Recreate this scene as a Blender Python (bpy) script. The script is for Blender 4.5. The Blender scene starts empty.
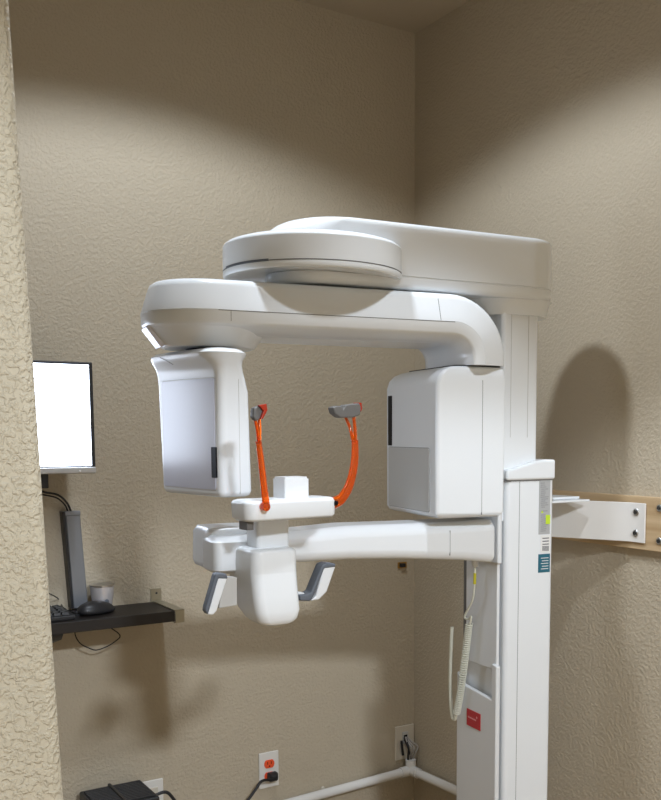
import bpy, bmesh, math, random
from mathutils import Vector, Matrix
random.seed(4)
PI = math.pi
R = math.radians
COL = bpy.context.scene.collection
EYE = 1.45

# ------------------------------------------------------------------ camera
YAW, PITCH, F = R(33.8), R(6.0), 970.0
CX, CY = 400.0, 535.0
fw = Vector((math.sin(YAW)*math.cos(PITCH), math.cos(YAW)*math.cos(PITCH), -math.sin(PITCH)))
rt = Vector((math.cos(YAW), -math.sin(YAW), 0))
up = rt.cross(fw)
cam_d = bpy.data.cameras.new('camera')
cam = bpy.data.objects.new('camera', cam_d); COL.objects.link(cam)
cam_d.sensor_width = 36; cam_d.lens = F/800*36
cam_d.shift_x = (330.5-CX)/800; cam_d.shift_y = (CY-400)/800
cam_d.clip_start = 0.02
M = Matrix((rt, up, -fw)).transposed().to_4x4(); M.translation = (0, 0, EYE)
cam.matrix_world = M
bpy.context.scene.camera = cam

def ray(x, y):
    return rt*((x-CX)/F) + up*((CY-y)/F) + fw
def onY(x, y, Y):
    d = ray(x, y); return Vector((0, 0, EYE)) + d*(Y/d.y)
def onX(x, y, X):
    d = ray(x, y); return Vector((0, 0, EYE)) + d*(X/d.x)

class Frame:
    """a machine frame: s along the arm, p away from the room's opening, z up"""
    def __init__(s, ox, oy, yaw):
        s.o = Vector((ox, oy, 0)); s.yaw = R(yaw)
        s.c = Vector((math.cos(s.yaw), math.sin(s.yaw), 0)); s.p = Vector((-math.sin(s.yaw), math.cos(s.yaw), 0))
    def w(s, a, b, z): return s.o + s.c*a + s.p*b + Vector((0, 0, z))
    def tr(s, x, y, b=0.0):          # where the sight line meets the plane p = b
        d = ray(x, y); e = Vector((0, 0, EYE))
        k = (b - (e-s.o).dot(s.p))/d.dot(s.p)
        q = e + d*k
        return (q-s.o).dot(s.c), q.z
    def trs(s, x, y, a=0.0):         # where the sight line meets the plane s = a
        d = ray(x, y); e = Vector((0, 0, EYE))
        k = (a - (e-s.o).dot(s.c))/d.dot(s.c)
        q = e + d*k
        return (q-s.o).dot(s.p), q.z

# ------------------------------------------------------------------ materials
def mat(name, col, rough=.5, metal=0, bump=None, spec=.5, trans=0, emit=None, alpha=None, coat=0, ior=1.45, var=0.0, varscale=6):
    m = bpy.data.materials.new(name); m.use_nodes = True
    nt = m.node_tree; b = nt.nodes['Principled BSDF']
    b.inputs['Base Color'].default_value = (*col, 1)
    b.inputs['Roughness'].default_value = rough
    b.inputs['Metallic'].default_value = metal
    b.inputs['Specular IOR Level'].default_value = spec
    b.inputs['Transmission Weight'].default_value = trans
    b.inputs['Coat Weight'].default_value = coat
    b.inputs['IOR'].default_value = ior
    if emit:
        b.inputs['Emission Color'].default_value = (*emit[0], 1); b.inputs['Emission Strength'].default_value = emit[1]
    geo = nt.nodes.new('ShaderNodeNewGeometry')
    n = nt.nodes.new('ShaderNodeTexNoise'); n.inputs['Scale'].default_value = varscale; n.inputs['Detail'].default_value = 3
    nt.links.new(geo.outputs['Position'], n.inputs['Vector'])
    mx = nt.nodes.new('ShaderNodeMix'); mx.data_type = 'RGBA'
    v = var if var else .02
    mx.inputs[6].default_value = (*[c*(1-v) for c in col], 1); mx.inputs[7].default_value = (*[min(1, c*(1+v)) for c in col], 1)
    nt.links.new(n.outputs['Fac'], mx.inputs[0]); nt.links.new(mx.outputs[2], b.inputs['Base Color'])
    if bump:
        sc, st, dist = bump
        n1 = nt.nodes.new('ShaderNodeTexNoise'); n1.inputs['Scale'].default_value = sc; n1.inputs['Detail'].default_value = 2.5; n1.inputs['Distortion'].default_value = .35
        nt.links.new(geo.outputs['Position'], n1.inputs['Vector'])
        rp = nt.nodes.new('ShaderNodeValToRGB'); rp.color_ramp.elements[0].position = .42; rp.color_ramp.elements[1].position = .62
        nt.links.new(n1.outputs['Fac'], rp.inputs['Fac'])
        bp = nt.nodes.new('ShaderNodeBump'); bp.inputs['Strength'].default_value = st; bp.inputs['Distance'].default_value = dist
        nt.links.new(rp.outputs['Color'], bp.inputs['Height']); nt.links.new(bp.outputs['Normal'], b.inputs['Normal'])
    return m

WALLC = (.495, .428, .325)
m_wall = mat('textured_wall_paint', WALLC, .55, bump=(120, .45, .0022), spec=.35, var=.03)
m_jamb = mat('textured_wall_paint_near', (.475, .425, .325), .6, bump=(175, .75, .0020), spec=.35, var=.03)
m_ceil = mat('ceiling_paint', (.50, .425, .315), .8, bump=(100, .2, .002), var=.03)
m_floor = mat('vinyl_floor', (.42, .29, .16), .4, var=.12)
m_white = mat('white_gloss_plastic', (.79, .82, .85), .22, spec=.5)
m_white2 = mat('white_satin_plastic', (.73, .75, .77), .32)
m_panel = mat('light_grey_panel', (.52, .52, .51), .35)
m_panel_tint = mat('monitor_tinted_panel', (.56, .57, .66), .22, spec=.7)  # lavender tint paints the monitor's reflected light into the base colour
m_seam = mat('seam_shadow_grey', (.16, .16, .16), .6)
m_dark = mat('black_slot', (.006, .006, .008), .5, spec=.15)
m_black = mat('black_plastic', (.018, .018, .02), .4)
m_blackcable = mat('black_cable', (.015, .015, .017), .5)
m_grip = mat('slate_grip_rubber', (.11, .125, .15), .5)
m_pad = mat('grey_silicone_pad', (.13, .125, .12), .5)
m_orange = mat('orange_clear_plastic', (.98, .15, .006), .10, trans=.72, ior=1.45, var=.05)
m_red = mat('red_sticker', (.50, .02, .03), .35)
m_rim = mat('dark_red_clear_rim', (.36, .025, .008), .25)
m_orangesock = mat('orange_socket', (.85, .10, .03), .4)
m_teal = mat('teal_label', (.02, .13, .19), .4)
m_grey_label = mat('grey_label', (.42, .43, .44), .4)
m_paper = mat('white_label', (.78, .78, .77), .5)
m_ink = mat('label_ink', (.12, .12, .13), .6)
m_lime = mat('lime_label', (.55, .75, .04), .5)
m_yellow = mat('yellow_tag', (.55, .50, .03), .5)
m_bracket = mat('bracket_white_paint', (.74, .72, .69), .4)
m_zinc = mat('zinc_bolt', (.55, .55, .55), .3, metal=1)
m_zincdark = mat('bolt_socket', (.06, .06, .06), .4, metal=.6)
m_silver = mat('brushed_nickel', (.34, .31, .23), .30, metal=.6)
m_monsilver = mat('silver_monitor_trim', (.50, .50, .50), .35, metal=.6)
m_screen = mat('lit_screen', (.9, .95, 1), .3, emit=((.74, .83, 1.0), 7.0))
m_channel = mat('grey_metal_channel', (.23, .24, .26), .35, metal=.35)
m_cord = mat('ivory_cord', (.66, .66, .56), .45)
m_pvc = mat('white_pvc', (.78, .77, .75), .25)
m_plate = mat('white_wall_plate', (.74, .72, .68), .35)
m_plate2 = mat('almond_wall_plate', (.62, .57, .48), .4)
m_brass = mat('brass', (.55, .33, .10), .35, metal=.9)
m_keys = mat('key_black', (.028, .028, .03), .45)
m_wiregrey = mat('grey_wire', (.42, .40, .38), .5)

def wood(name, c1, c2, rough, sx, axis='y'):
    m = bpy.data.materials.new(name); m.use_nodes = True; nt = m.node_tree; b = nt.nodes['Principled BSDF']
    tc = nt.nodes.new('ShaderNodeNewGeometry'); mp = nt.nodes.new('ShaderNodeMapping'); mp.inputs['Scale'].default_value = (2, 2, 60) if axis == 'h' else (60, 60, 2)
    n = nt.nodes.new('ShaderNodeTexNoise'); n.inputs['Scale'].default_value = sx; n.inputs['Detail'].default_value = 4
    r = nt.nodes.new('ShaderNodeValToRGB'); r.color_ramp.elements[0].color = (*c1, 1); r.color_ramp.elements[1].color = (*c2, 1)
    r.color_ramp.elements[0].position = .3; r.color_ramp.elements[1].position = .7
    nt.links.new(tc.outputs['Position'], mp.inputs['Vector']); nt.links.new(mp.outputs['Vector'], n.inputs['Vector'])
    nt.links.new(n.outputs['Fac'], r.inputs['Fac']); nt.links.new(r.outputs['Color'], b.inputs['Base Color']); b.inputs['Roughness'].default_value = rough
    return m
m_pine = wood('pine_board', (.44, .30, .16), (.58, .43, .26), .6, 1.2, 'h')
m_shelf = wood('black_brown_veneer', (.006, .004, .0035), (.012, .008, .006), .5, 1.5, 'h')

def glass_mat():
    m = bpy.data.materials.new('frosted_silver_glass'); m.use_nodes = True
    b = m.node_tree.nodes['Principled BSDF']; b.inputs['Base Color'].default_value = (.62, .60, .62, 1)
    b.inputs['Roughness'].default_value = .25; b.inputs['Metallic'].default_value = .35; return m
m_glass = glass_mat()

# ------------------------------------------------------------------ object helpers
def tag(o, label=None, cat=None, group=None, kind=None):
    if label: o['label'] = label
    if cat: o['category'] = cat
    if group: o['group'] = group
    if kind: o['kind'] = kind
    return o
WL = {}
def wloc(o): return WL[o.name]
def empty(name, loc, label, cat, group=None):
    o = bpy.data.objects.new(name, None); COL.objects.link(o); o.location = loc; o.empty_display_size = .05
    WL[o.name] = Vector(loc); tag(o, label, cat, group); return o
def obj(name, bm, m, parent=None, bevel=0, seg=3, smooth=True, angle=35, label=None, sub=0):
    bmesh.ops.remove_doubles(bm, verts=bm.verts, dist=1e-6)
    bmesh.ops.recalc_face_normals(bm, faces=bm.faces)
    lo = Vector([min(v.co[i] for v in bm.verts) for i in range(3)]); hi = Vector([max(v.co[i] for v in bm.verts) for i in range(3)])
    o0 = Vector(((lo.x+hi.x)/2, (lo.y+hi.y)/2, lo.z))
    for v in bm.verts: v.co -= o0
    me = bpy.data.meshes.new(name); bm.to_mesh(me); bm.free()
    o = bpy.data.objects.new(name, me); COL.objects.link(o)
    WL[o.name] = o0
    if parent is not None:
        o.parent = parent; o.location = o0 - wloc(parent)
    else: o.location = o0
    me.materials.append(m)
    if smooth:
        for f in me.polygons: f.use_smooth = True
    if bevel:
        b = o.modifiers.new('bevel', 'BEVEL'); b.width = bevel; b.segments = seg; b.limit_method = 'ANGLE'; b.angle_limit = R(28)
        b.harden_normals = False
    if sub:
        s = o.modifiers.new('subsurf', 'SUBSURF'); s.levels = sub; s.render_levels = sub
    if smooth and not sub:
        for e in me.edges: pass
        try: me.set_sharp_from_angle(angle=R(angle)) if not bevel else None
        except Exception: pass
        w = o.modifiers.new('wn', 'WEIGHTED_NORMAL'); w.keep_sharp = True; w.weight = 60
    if label: o['label'] = label
    return o

def loft(bm, rings, cap0=True, cap1=True, closed=True):
    vs = [[bm.verts.new(p) for p in r] for r in rings]
    n = len(vs[0])
    for a, b in zip(vs, vs[1:]):
        for i in range(n if closed else n-1):
            j = (i+1) % n
            bm.faces.new((a[i], a[j], b[j], b[i]))
    if cap0: bm.faces.new(vs[0][::-1])
    if cap1: bm.faces.new(vs[-1])
    return vs
def box(bm, fr, s0, s1, p0, p1, z0, z1):
    loft(bm, [[fr.w(s0, p0, z), fr.w(s1, p0, z), fr.w(s1, p1, z), fr.w(s0, p1, z)] for z in (z0, z1)])
def nb(): return bmesh.new()
def prism(bm, fr, pts, p0, p1):      # outline in (s, z) given thickness along p
    loft(bm, [[fr.w(s, p, z) for s, z in pts] for p in (p0, p1)])
def prism_s(bm, fr, pts, s0, s1):    # outline in (p, z) given thickness along s
    loft(bm, [[fr.w(s, p, z) for p, z in pts] for s in (s0, s1)])
def stad(fr, s0, s1, pc, r, z, n=16, r1=None):
    r1 = r if r1 is None else r1
    out = []
    for i in range(n+1):
        a = PI/2 + PI*i/n; out.append(fr.w(s0+r*math.cos(a), pc+r*math.sin(a), z))
    for i in range(n+1):
        a = -PI/2 + PI*i/n; out.append(fr.w(s1+r1*math.cos(a), pc+r1*math.sin(a), z))
    return out
def rrect(fr, s0, s1, p0, p1, r, z, n=5):
    out = []
    r = min(r, (s1-s0)/2-1e-4, (p1-p0)/2-1e-4)
    for cx, cy, a0 in ((s1-r, p1-r, 0), (s0+r, p1-r, 90), (s0+r, p0+r, 180), (s1-r, p0+r, 270)):
        for i in range(n+1):
            a = R(a0+90*i/n); out.append(fr.w(cx+r*math.cos(a), cy+r*math.sin(a), z))
    return out
def spline(pts, n=8):
    pts = [Vector(p) for p in pts]; out = []
    P = [2*pts[0]-pts[1]] + pts + [2*pts[-1]-pts[-2]]
    for i in range(1, len(P)-2):
        for k in range(n):
            t = k/n; a, b, c, d = P[i-1:i+3]
            out.append(.5*((2*b)+(c-a)*t+(2*a-5*b+4*c-d)*t*t+(3*b-3*c+d-a)*t**3))
    out.append(pts[-1]); return out
def tube(bm, pts, r, n=10, flat=None, side=None, radii=None):
    pts = [Vector(p) for p in pts]; rings = []
    ref = Vector(side) if side is not None else None
    prev = None
    for i, p in enumerate(pts):
        t = (pts[min(i+1, len(pts)-1)]-pts[max(i-1, 0)]).normalized()
        if ref is not None: u = (ref - t*ref.dot(t)).normalized()
        else:
            if prev is None: u = t.orthogonal().normalized()
            else: u = (prev - t*prev.dot(t)).normalized()
        prev = u; v = t.cross(u)
        rr = radii[i] if radii else r
        f = flat if flat else 1
        rings.append([p + u*rr*math.cos(2*PI*k/n) + v*rr*f*math.sin(2*PI*k/n) for k in range(n)])
    loft(bm, rings)
def lathe(bm, c, prof, n=32, ax=None):
    ax = Vector(ax) if ax else Vector((0, 0, 1)); u = ax.orthogonal().normalized(); v = ax.cross(u); c = Vector(c)
    loft(bm, [[c + ax*h + (u*math.cos(2*PI*k/n)+v*math.sin(2*PI*k/n))*max(r, 1e-4) for k in range(n)] for r, h in prof])
W = Frame(0, 0, 0)      # the room itself

# ------------------------------------------------------------------ room
XR, YB = 1.79, 2.59
ZC = onY(413, 33, YB).z
XL, YF = -.75, -2.4
def structure(name, bm, m, bevel=0, seg=3):
    return tag(obj(name, bm, m, None, bevel, seg), kind='structure')
b = nb(); box(b, W, XL-.1, XR+.1, YF-.1, YB+.1, -.1, 0); structure('floor', b, m_floor)
b = nb(); box(b, W, XL-.1, XR+.1, YF-.1, YB+.1, ZC, ZC+.1); structure('ceiling', b, m_ceil)
b = nb(); box(b, W, XL-.1, XR+.1, YB, YB+.1, 0, ZC); structure('wall_back', b, m_wall)
b = nb(); box(b, W, XR, XR+.1, YF, YB, 0, ZC); structure('wall_right', b, m_wall)
b = nb(); box(b, W, XL-.1, XL, YF, YB, 0, ZC); structure('wall_left', b, m_wall)
b = nb(); box(b, W, XL-.1, XR+.1, YF-.1, YF, 0, ZC); structure('wall_rear_bounce', b, m_wall)  # unseen wall behind the camera, added to bounce light back
# near wall end with a bullnose corner, on the left; slightly out of plumb
YJ = .98
b = nb(); rings = []
for z, (px, py) in ((0, (0, 0)), (ZC, (0, 0))):
    top = onY(12.5, 0, YJ); bot = onY(67, 800, YJ)
    x = bot.x + (z-bot.z)*(top.x-bot.x)/(top.z-bot.z)
    th = .125; r = .018; ring = [Vector((XL, YJ, z))]
    for k in range(9):
        a = -PI/2 + PI/2*k/8; ring.append(Vector((x-r+r*math.cos(a), YJ+r+r*math.sin(a), z)))
    for k in range(9):
        a = PI/2*k/8; ring.append(Vector((x-r+r*math.cos(a), YJ+th-r+r*math.sin(a), z)))
    ring.append(Vector((XL, YJ+th, z))); rings.append(ring)
loft(b, rings); structure('wall_near', b, m_jamb)

# ------------------------------------------------------------------ machine frames
A = Frame(1.418, 1.697, -6)
sd, _ = A.tr(313, 260, .085)
dc = A.w(sd, .085, 0)
C = Frame(dc.x, dc.y, -10)
mach = empty('dental_xray_machine', A.w(.07, .085, 0), 'large white panoramic dental x-ray machine standing on a tall column near the room corner', 'x-ray machine')
E = EYE
def mp(name, bm, m, parent=None, **k): return obj(name, bm, m, parent or mach, **k)

# --- column
CW, CD = .143, .182
ztop = E + .34
zcol = A.tr(507, 481, 0)[1]
b = nb(); loft(b, [rrect(A, .002, .102, .012, .155, .010, z) for z in (E-.2, ztop)])
inner = mp('inner_column', b, m_white, angle=50)
b = nb()
g1 = A.tr(527.5, 400, .012)[0]; g2 = A.tr(510.5, 400, .012)[0]
box(b, A, g1, g1+.001, .0112, .013, E-.01, E+.285); box(b, A, g2, g2+.0007, .0112, .013, E-.01, E+.285)
mp('groove', b, m_panel, inner, smooth=False)
b = nb()
prof = [A.w(0, .0, 0)]
def colring(z): return rrect(A, .009, CW, .0, CD, .012, z)
loft(b, [colring(z) for z in (0.0, zcol-.001)])
sleeve = mp('column_sleeve', b, m_white, angle=50)
b = nb(); s_ = A.tr(517.5, 640, 0)[0]
box(b, A, s_, s_+.0009, -.0006, .002, 0.02, zcol-.002); mp('seam', b, m_seam, sleeve, smooth=False)
# collar
b = nb(); zz = [A.tr(x, y, -.004)[1] for x, y in ((506, 481), (506, 470), (528, 462.5), (552, 459), (552, 479))]
s0, s1 = .006, CW-.001
pts = [(s0, zz[0]+.001), (s0, zz[1]), (.03, zz[1]+.004), (.085, zz[3]-.004), (.11, zz[3]-.001), (s1, zz[3]-.001), (s1, zz[0]+.001)]
prism(b, A, pts, -.006, CD+.004); mp('column_collar', b, m_white, bevel=.006)
b = nb(); loft(b, [rrect(A, .0, CW, .0, CD, .014, z) for z in (zcol-.0025, zcol+.0012)]); mp('collar_gap', b, m_seam, smooth=False)
# front (patient side) cladding of the column: carriage track, lower covers
def zs(x, y, s=0): return A.trs(x, y, s)
zfar = zs(460, 656)[1]
b = nb(); box(b, A, -.006, .002, .012, CD-.035, zfar, E-.12); mp('carriage_track', b, m_white2, bevel=.002)
b = nb(); box(b, A, -.0025, .001, CD-.032, CD-.018, zfar, E-.12); mp('track_slot', b, m_seam, smooth=False)
c1 = zs(464, 687, -.016); c2 = zs(490, 697, -.016); c3 = zs(491, 664, -.016); c4 = zs(503, 668, -.016)
b = nb()
prism_s(b, A, [(.003, 0.02), (CD-.004, .02), (CD-.004, c1[1]+.03), (CD-.03, c1[1]+.004), (c2[0], c1[1]-.004), (c2[0], c3[1]), (.003, c3[1]-.004)], -.012, .0)
cover = mp('lower_cover', b, m_white2, bevel=.003)
b = nb(); loft(b, [rrect(A, -.02, CW+.06, -.03, CD+.03, .03, z) for z in (0.0, .03)]); mp('floor_plate', b, m_white2, bevel=.004)
# stickers
b = nb(); q = [zs(x, y, -.0125) for x, y in ((467, 708), (480.5, 711), (480.5, 728), (467, 724.5))]
pmn = min(q[0][0], q[1][0]); pmx = max(q[0][0], q[1][0]); z1 = q[0][1]; z0 = q[3][1]
loft(b, [[A.w(s, p, z) for p, z in ((pmn, z0), (pmx, z0), (pmx, z1), (pmn, z1))] for s in (-.0132, -.011)])
rs = mp('warning_sticker', b, m_red, cover, smooth=False, label='red square sticker with faint writing')
b = nb(); zz_ = (z0+z1)/2
for k in range(9):
    p_ = pmx - (pmx-pmn)*(.12+.07*k); box(b, A, -.0136, -.0131, p_-.0012, p_+.0008, zz_-.001, zz_+.0025+.001*(k % 2))
for k in range(4):
    a = k*PI/4; u = .003
    p_ = pmn+(pmx-pmn)*.25; c_ = zz_+.008
    loft(b, [[A.w(s, p_+math.cos(a)*u*i+math.sin(a)*.0004*j, c_+math.sin(a)*u*i-math.cos(a)*.0004*j) for i, j in ((-1, -1), (1, -1), (1, 1), (-1, 1))] for s in (-.0136, -.0131)])
mp('sticker_writing', b, mat('pale_red_print', (.75, .35, .35), .5), rs, smooth=False)
# labels on the near face
def nearlabel(name, x0, y0, x1, y1, m, d=.0008, parent=None, label=None):
    sa, za = A.tr(x0, y0, -.001); sb, zb = A.tr(x1, y1, -.001)
    b = nb(); box(b, A, sa, sb, -d, .002, zb, za); return mp(name, b, m, parent or sleeve, smooth=False, label=label)
gl = nearlabel('rating_label', 538, 480.5, 548.3, 534, m_grey_label, label='grey printed rating label')
b = nb()
for k in range(25):
    y = 483 + k*2.0
    if 507 < y < 517 and k % 2: continue
    sa, za = A.tr(539+random.random(), y, -.001); sb, _ = A.tr(543+random.random()*4.5, y, -.001)
    box(b, A, sa, sb, -.0011, -.0007, za-.0009, za)
mp('label_print', b, m_ink, gl, smooth=False)
nearlabel('lime_mark', 544.3, 515, 548.6, 524, m_lime, .0012, gl)
b = nb(); sa, za = A.tr(539.3, 510.5, 0); tri = [(sa, za-.006), (sa+.007, za-.006), (sa+.0035, za)]; prism(b, A, tri, -.0012, 0); mp('warning_triangle', b, m_lime, gl, smooth=False)
wl = nearlabel('serial_label', 539.5, 535.5, 548.3, 552, m_paper, label='white serial label with printed bars')
b = nb()
for k in range(3):
    sa, za = A.tr(541, 538+k*3, -.001); sb, _ = A.tr(547.5, 538, -.001); box(b, A, sa, sb, -.0012, -.0007, za-.0022, za)
for k in range(7):
    sa, za = A.tr(541+k*.95, 546, -.001); sb, zb = A.tr(541.45+k*.95, 551, -.001); box(b, A, sa, sb, -.0012, -.0007, zb, za)
mp('label_print', b, m_ink, wl, smooth=False)
tl = nearlabel('company_label', 537, 554.5, 548.3, 572, m_teal, label='dark teal label with white lines of print')
b = nb()
for k in range(5):
    sa, za = A.tr(539.5+(k % 2), 558+k*2.7, -.001); sb, _ = A.tr(547.3, 538, -.001); box(b, A, sa, sb, -.0012, -.0007, za-.0016, za)
mp('label_print', b, m_paper, tl, smooth=False)

for lb in (gl, wl, tl): lb.location += A.c*.0042
# --- overhead beam
zb0, zb1 = E+.310, E+.434
BR = .100
b = nb()
R_ = lambda r, z, ds=0: stad(A, sd+ds, .064, .085, r, z, 24)
loft(b, [R_(BR-.012, zb0-.012), R_(BR-.003, zb0-.008), R_(BR, zb0), R_(BR, zb0+.012), R_(BR-.002, zb0+.013), R_(BR-.002, zb0+.015), R_(BR, zb0+.016),
         R_(BR, zb1-.034), R_(BR, zb1-.022, .008), R_(BR, zb1-.012, .022), R_(BR-.0015, zb1-.006, .034), R_(BR-.005, zb1-.002, .046), R_(BR-.010, zb1, .06)])
beam = mp('overhead_beam', b, m_white, angle=60)
b = nb(); loft(b, [stad(A, .02, .078, .085, BR-.01, zb0-.010, 16), stad(A, .03, .078, .085, BR-.016, zb0-.018, 16), stad(A, .045, .075, .085, .080, zb0-.045, 16)]); mp('beam_flare', b, m_white, beam, angle=60)
# --- round turntable housing
DR = .186
b = nb(); prof = [(.06, zb0+.016), (DR-.03, zb0+.010), (DR-.010, zb0+.007), (DR-.003, zb0+.0065), (DR, zb0+.010), (DR, zb0+.018), (DR-.001, zb0+.019), (DR-.001, zb0+.0205), (DR, zb0+.0215), (DR, zb0+.066), (DR-.002, zb0+.071), (DR-.007, zb0+.075), (DR-.02, zb0+.079), (.09, zb0+.083)]
lathe(b, (dc.x, dc.y, 0), prof, 72); disc = mp('turntable_housing', b, m_white, angle=45)
b = nb(); lathe(b, (dc.x, dc.y, 0), [(DR+.0004, zb0+.0188), (DR+.0004, zb0+.0205)], 72); mp('seam', b, m_seam, disc, smooth=False)
b = nb(); n = 14      # slim slot on the left of the rim
ring1 = []
for k in range(n+1):
    a = R(172+k*(214-172)/n); ring1.append(a)
for rr in (0,):
    vs = []
    for a in ring1:
        vs.append([Vector((dc.x+(DR+e)*math.cos(a), dc.y+(DR+e)*math.sin(a), z)) for e, z in ((-.003, zb0+.018), (.0009, zb0+.018), (.0009, zb0+.0225), (-.003, zb0+.0225))])
    loft(b, vs)
mp('indicator_slot', b, m_grip, disc, smooth=False)
b = nb(); lathe(b, (dc.x, dc.y, 0), [(.06, E+.27), (.062, E+.325), (.07, E+.331)], 40); mp('rotation_hub', b, m_black)

# --- rotating C arm: swept section with a rounded end over the sensor and an elbow over the tube head
sb, _ = C.tr(204, 310, 0)
HW = .124
se = C.tr(503, 362, -HW)[0] + .019            # outer side of the elbow
ZT = E + .294                          # top of the arm
sec = [(.085, .000), (.098, -.0015), (.105, -.006), (.109, -.014), (.118, -.042), (.1238, -.0605), (.1230, -.0618), (.1238, -.0628), (.1236, -.083), (.117, -.090), (.072, -.103)]
# (half width, below the top)
RO = .135; 
def sec_ring(s, ztop_, ang, cx=None):
    """closed section at path angle ang (0 = horizontal, 90 = pointing down)"""
    out = []
    for side in (1, -1):
        src = sec if side == 1 else sec[::-1]
        for h, dn in src:
            if cx is None: out.append(C.w(s, side*h, ztop_+dn))
            else:
                rr = RO+dn; out.append(C.w(cx+rr*math.sin(ang), side*h, ZT-RO+rr*math.cos(ang)))
    return out
b = nb()
rings = []
cxe = se-RO
for k in range(0, 13):
    rings.append(sec_ring(0, 0, R(90)*(12-k)/12, cxe))
# extend the vertical leg
leg = []
zleg = C.tr(503, 365.5, -HW)[1]
lr = []
for side in (1, -1):
    src = sec if side == 1 else sec[::-1]
    for h, dn in src: lr.append(C.w(cxe+RO+dn, side*h, zleg))
rings = [lr] + rings
for s in (cxe-.06, cxe-.2, cxe-.3, sb): rings.append(sec_ring(s, ZT, 0))
vs = loft(b, rings, cap1=False)
n = len(sec); base = vs[-1]
prev = [base[i] for i in range(n)]; NA = 28
endmap = [base[2*n-1-i] for i in range(n)]
taper = [0, 0, 0, 0, 0, 0, 0, 0, .001, -.0, -.0]
allr = [prev]
for k in range(1, NA+1):
    a = PI*k/NA
    if k == NA: cur = endmap
    else: cur = [b.verts.new(C.w(sb - h*math.sin(a), h*math.cos(a), ZT+dn)) for h, dn in sec]
    for i in range(n-1): b.faces.new((prev[i], prev[i+1], cur[i+1], cur[i]))
    prev = cur; allr.append(cur)
b.faces.new([r[0] for r in allr]); b.faces.new([r[n-1] for r in allr])
arm = mp('rotating_arm', b, m_white, angle=50)
# conical skirt under the rounded end
b = nb()
def sk(r, z, s1=None): return stad(C, sb, sb+.012, 0, r, z, 24)
loft(b, [sk(.108, ZT-.080), sk(.1205, ZT-.082), sk(.118, ZT-.087), sk(.088, ZT-.124), sk(.084, ZT-.1265), sk(.078, ZT-.127)])
skirt = mp('arm_skirt', b, m_white, arm, angle=50)
# trim fin at the skirt's outer end, lavender painted in for a lit reflection
b = nb(); q = [C.tr(x, y, 0) for x, y in ((143, 328), (148, 326), (163, 346), (158.5, 348.5))]
prism(b, C, q, -.028, .028); mp('end_trim', b, mat('lavender_edge_reflection', (.72, .72, .85), .2), arm, bevel=.002, label='trim strip at the arm end, its lit reflecting edge painted pale lavender')
# thin seams of the arm
b = nb()
for x in (231,):
    s = C.tr(x, 320, -HW)[0]; box(b, C, s, s+.0008, -HW-.0003, -HW+.004, ZT-.082, ZT-.063)
s = C.tr(441, 305, -HW)[0]; loft(b, [[C.w(q_, p, z) for q_, p, z in ((s, -.1243, ZT-.060), (s+.0008, -.1243, ZT-.060), (s+.0008, -.1187, ZT-.042), (s+.0008, -.1097, ZT-.014), (s, -.1097, ZT-.014), (s, -.1187, ZT-.042))], [C.w(q_, p+.004, z) for q_, p, z in ((s, -.1243, ZT-.060), (s+.0008, -.1243, ZT-.060), (s+.0008, -.1187, ZT-.042), (s+.0008, -.1097, ZT-.014), (s, -.1097, ZT-.014), (s, -.1187, ZT-.042))]])
box(b, C, sb, cxe, -HW-.0001, -HW+.003, ZT-.0626, ZT-.0614)
mp('seam', b, m_seam, arm, smooth=False)

# --- tube head
zt0 = C.tr(437, 519, -.108)[1]; zt1 = zleg-.002
t0, _ = C.tr(436, 450, -.108); t1, _ = C.tr(505, 450, -.108)
D = C
PN, PFR = -.112, .165
b = nb()
def th(z, ds0, dp, r=.009): return rrect(D, t0+ds0, t1-.0, PN+dp, PFR-dp, r, z, 6)
loft(b, [rrect(D, t0+.012, t1-.012, PN+.012, PFR-.012, .008, zt0), rrect(D, t0+.003, t1-.003, PN+.003, PFR-.003, .013, zt0+.004), th(zt0+.012, 0, 0),
         th(zt1-.040, 0, 0), th(zt1-.022, .006, .001), th(zt1-.010, .018, .004), th(zt1-.003, .034, .008), rrect(D, t0+.045, t1-.004, PN+.012, PFR-.016, .012, zt1)])
tube_head = mp('tube_head', b, m_white, angle=50)
b = nb(); s = D.tr(482, 450, PN)[0]; box(b, D, s, s+.0008, PN-.0006, PN+.002, zt0+.006, zt1-.03)
mp('seam', b, m_seam, tube_head, smooth=False)
b = nb(); loft(b, [rrect(D, t0+.05, t1-.004, PN+.014, PFR-.014, .012, z) for z in (zt1-.002, zt1+.0025)]); mp('joint_gap', b, m_dark, tube_head, smooth=False)
def tp(x, y): return D.trs(x, y, t0-.0015)
q0 = tp(388.5, 447); q1 = tp(429, 512)
b = nb(); 
def rr_s(fr, s, p0, p1, z0, z1, r, n=5):
    out = []
    for cx, cy, a0 in ((p1-r, z1-r, 0), (p0+r, z1-r, 90), (p0+r, z0+r, 180), (p1-r, z0+r, 270)):
        for i in range(n+1):
            a = R(a0+90*i/n); out.append(fr.w(s, cx+r*math.cos(a), cy+r*math.sin(a)))
    return out
pa, pb = sorted((q0[0], q1[0])); za, zb_ = sorted((q0[1], q1[1]))
loft(b, [rr_s(D, s, pa-.001, pb+.001, za-.001, zb_+.001, .006) for s in (t0-.0006, t0+.002)]); mp('seam', b, m_seam, tube_head, smooth=False)
b = nb(); loft(b, [rr_s(D, s, pa, pb, za, zb_, .006) for s in (t0-.0016, t0+.002)]); mp('collimator_panel', b, m_panel, tube_head, label='light grey rectangular panel', smooth=False)
q0 = tp(388, 396); q1 = tp(391.5, 445.5); pa, pb = sorted((q0[0], q1[0])); za, zb_ = sorted((q0[1], q1[1]))
b = nb(); loft(b, [rr_s(D, s, pa, pb, za, zb_, .002) for s in (t0-.0014, t0+.002)]); mp('indicator_slot', b, m_dark, tube_head, smooth=False)

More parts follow.
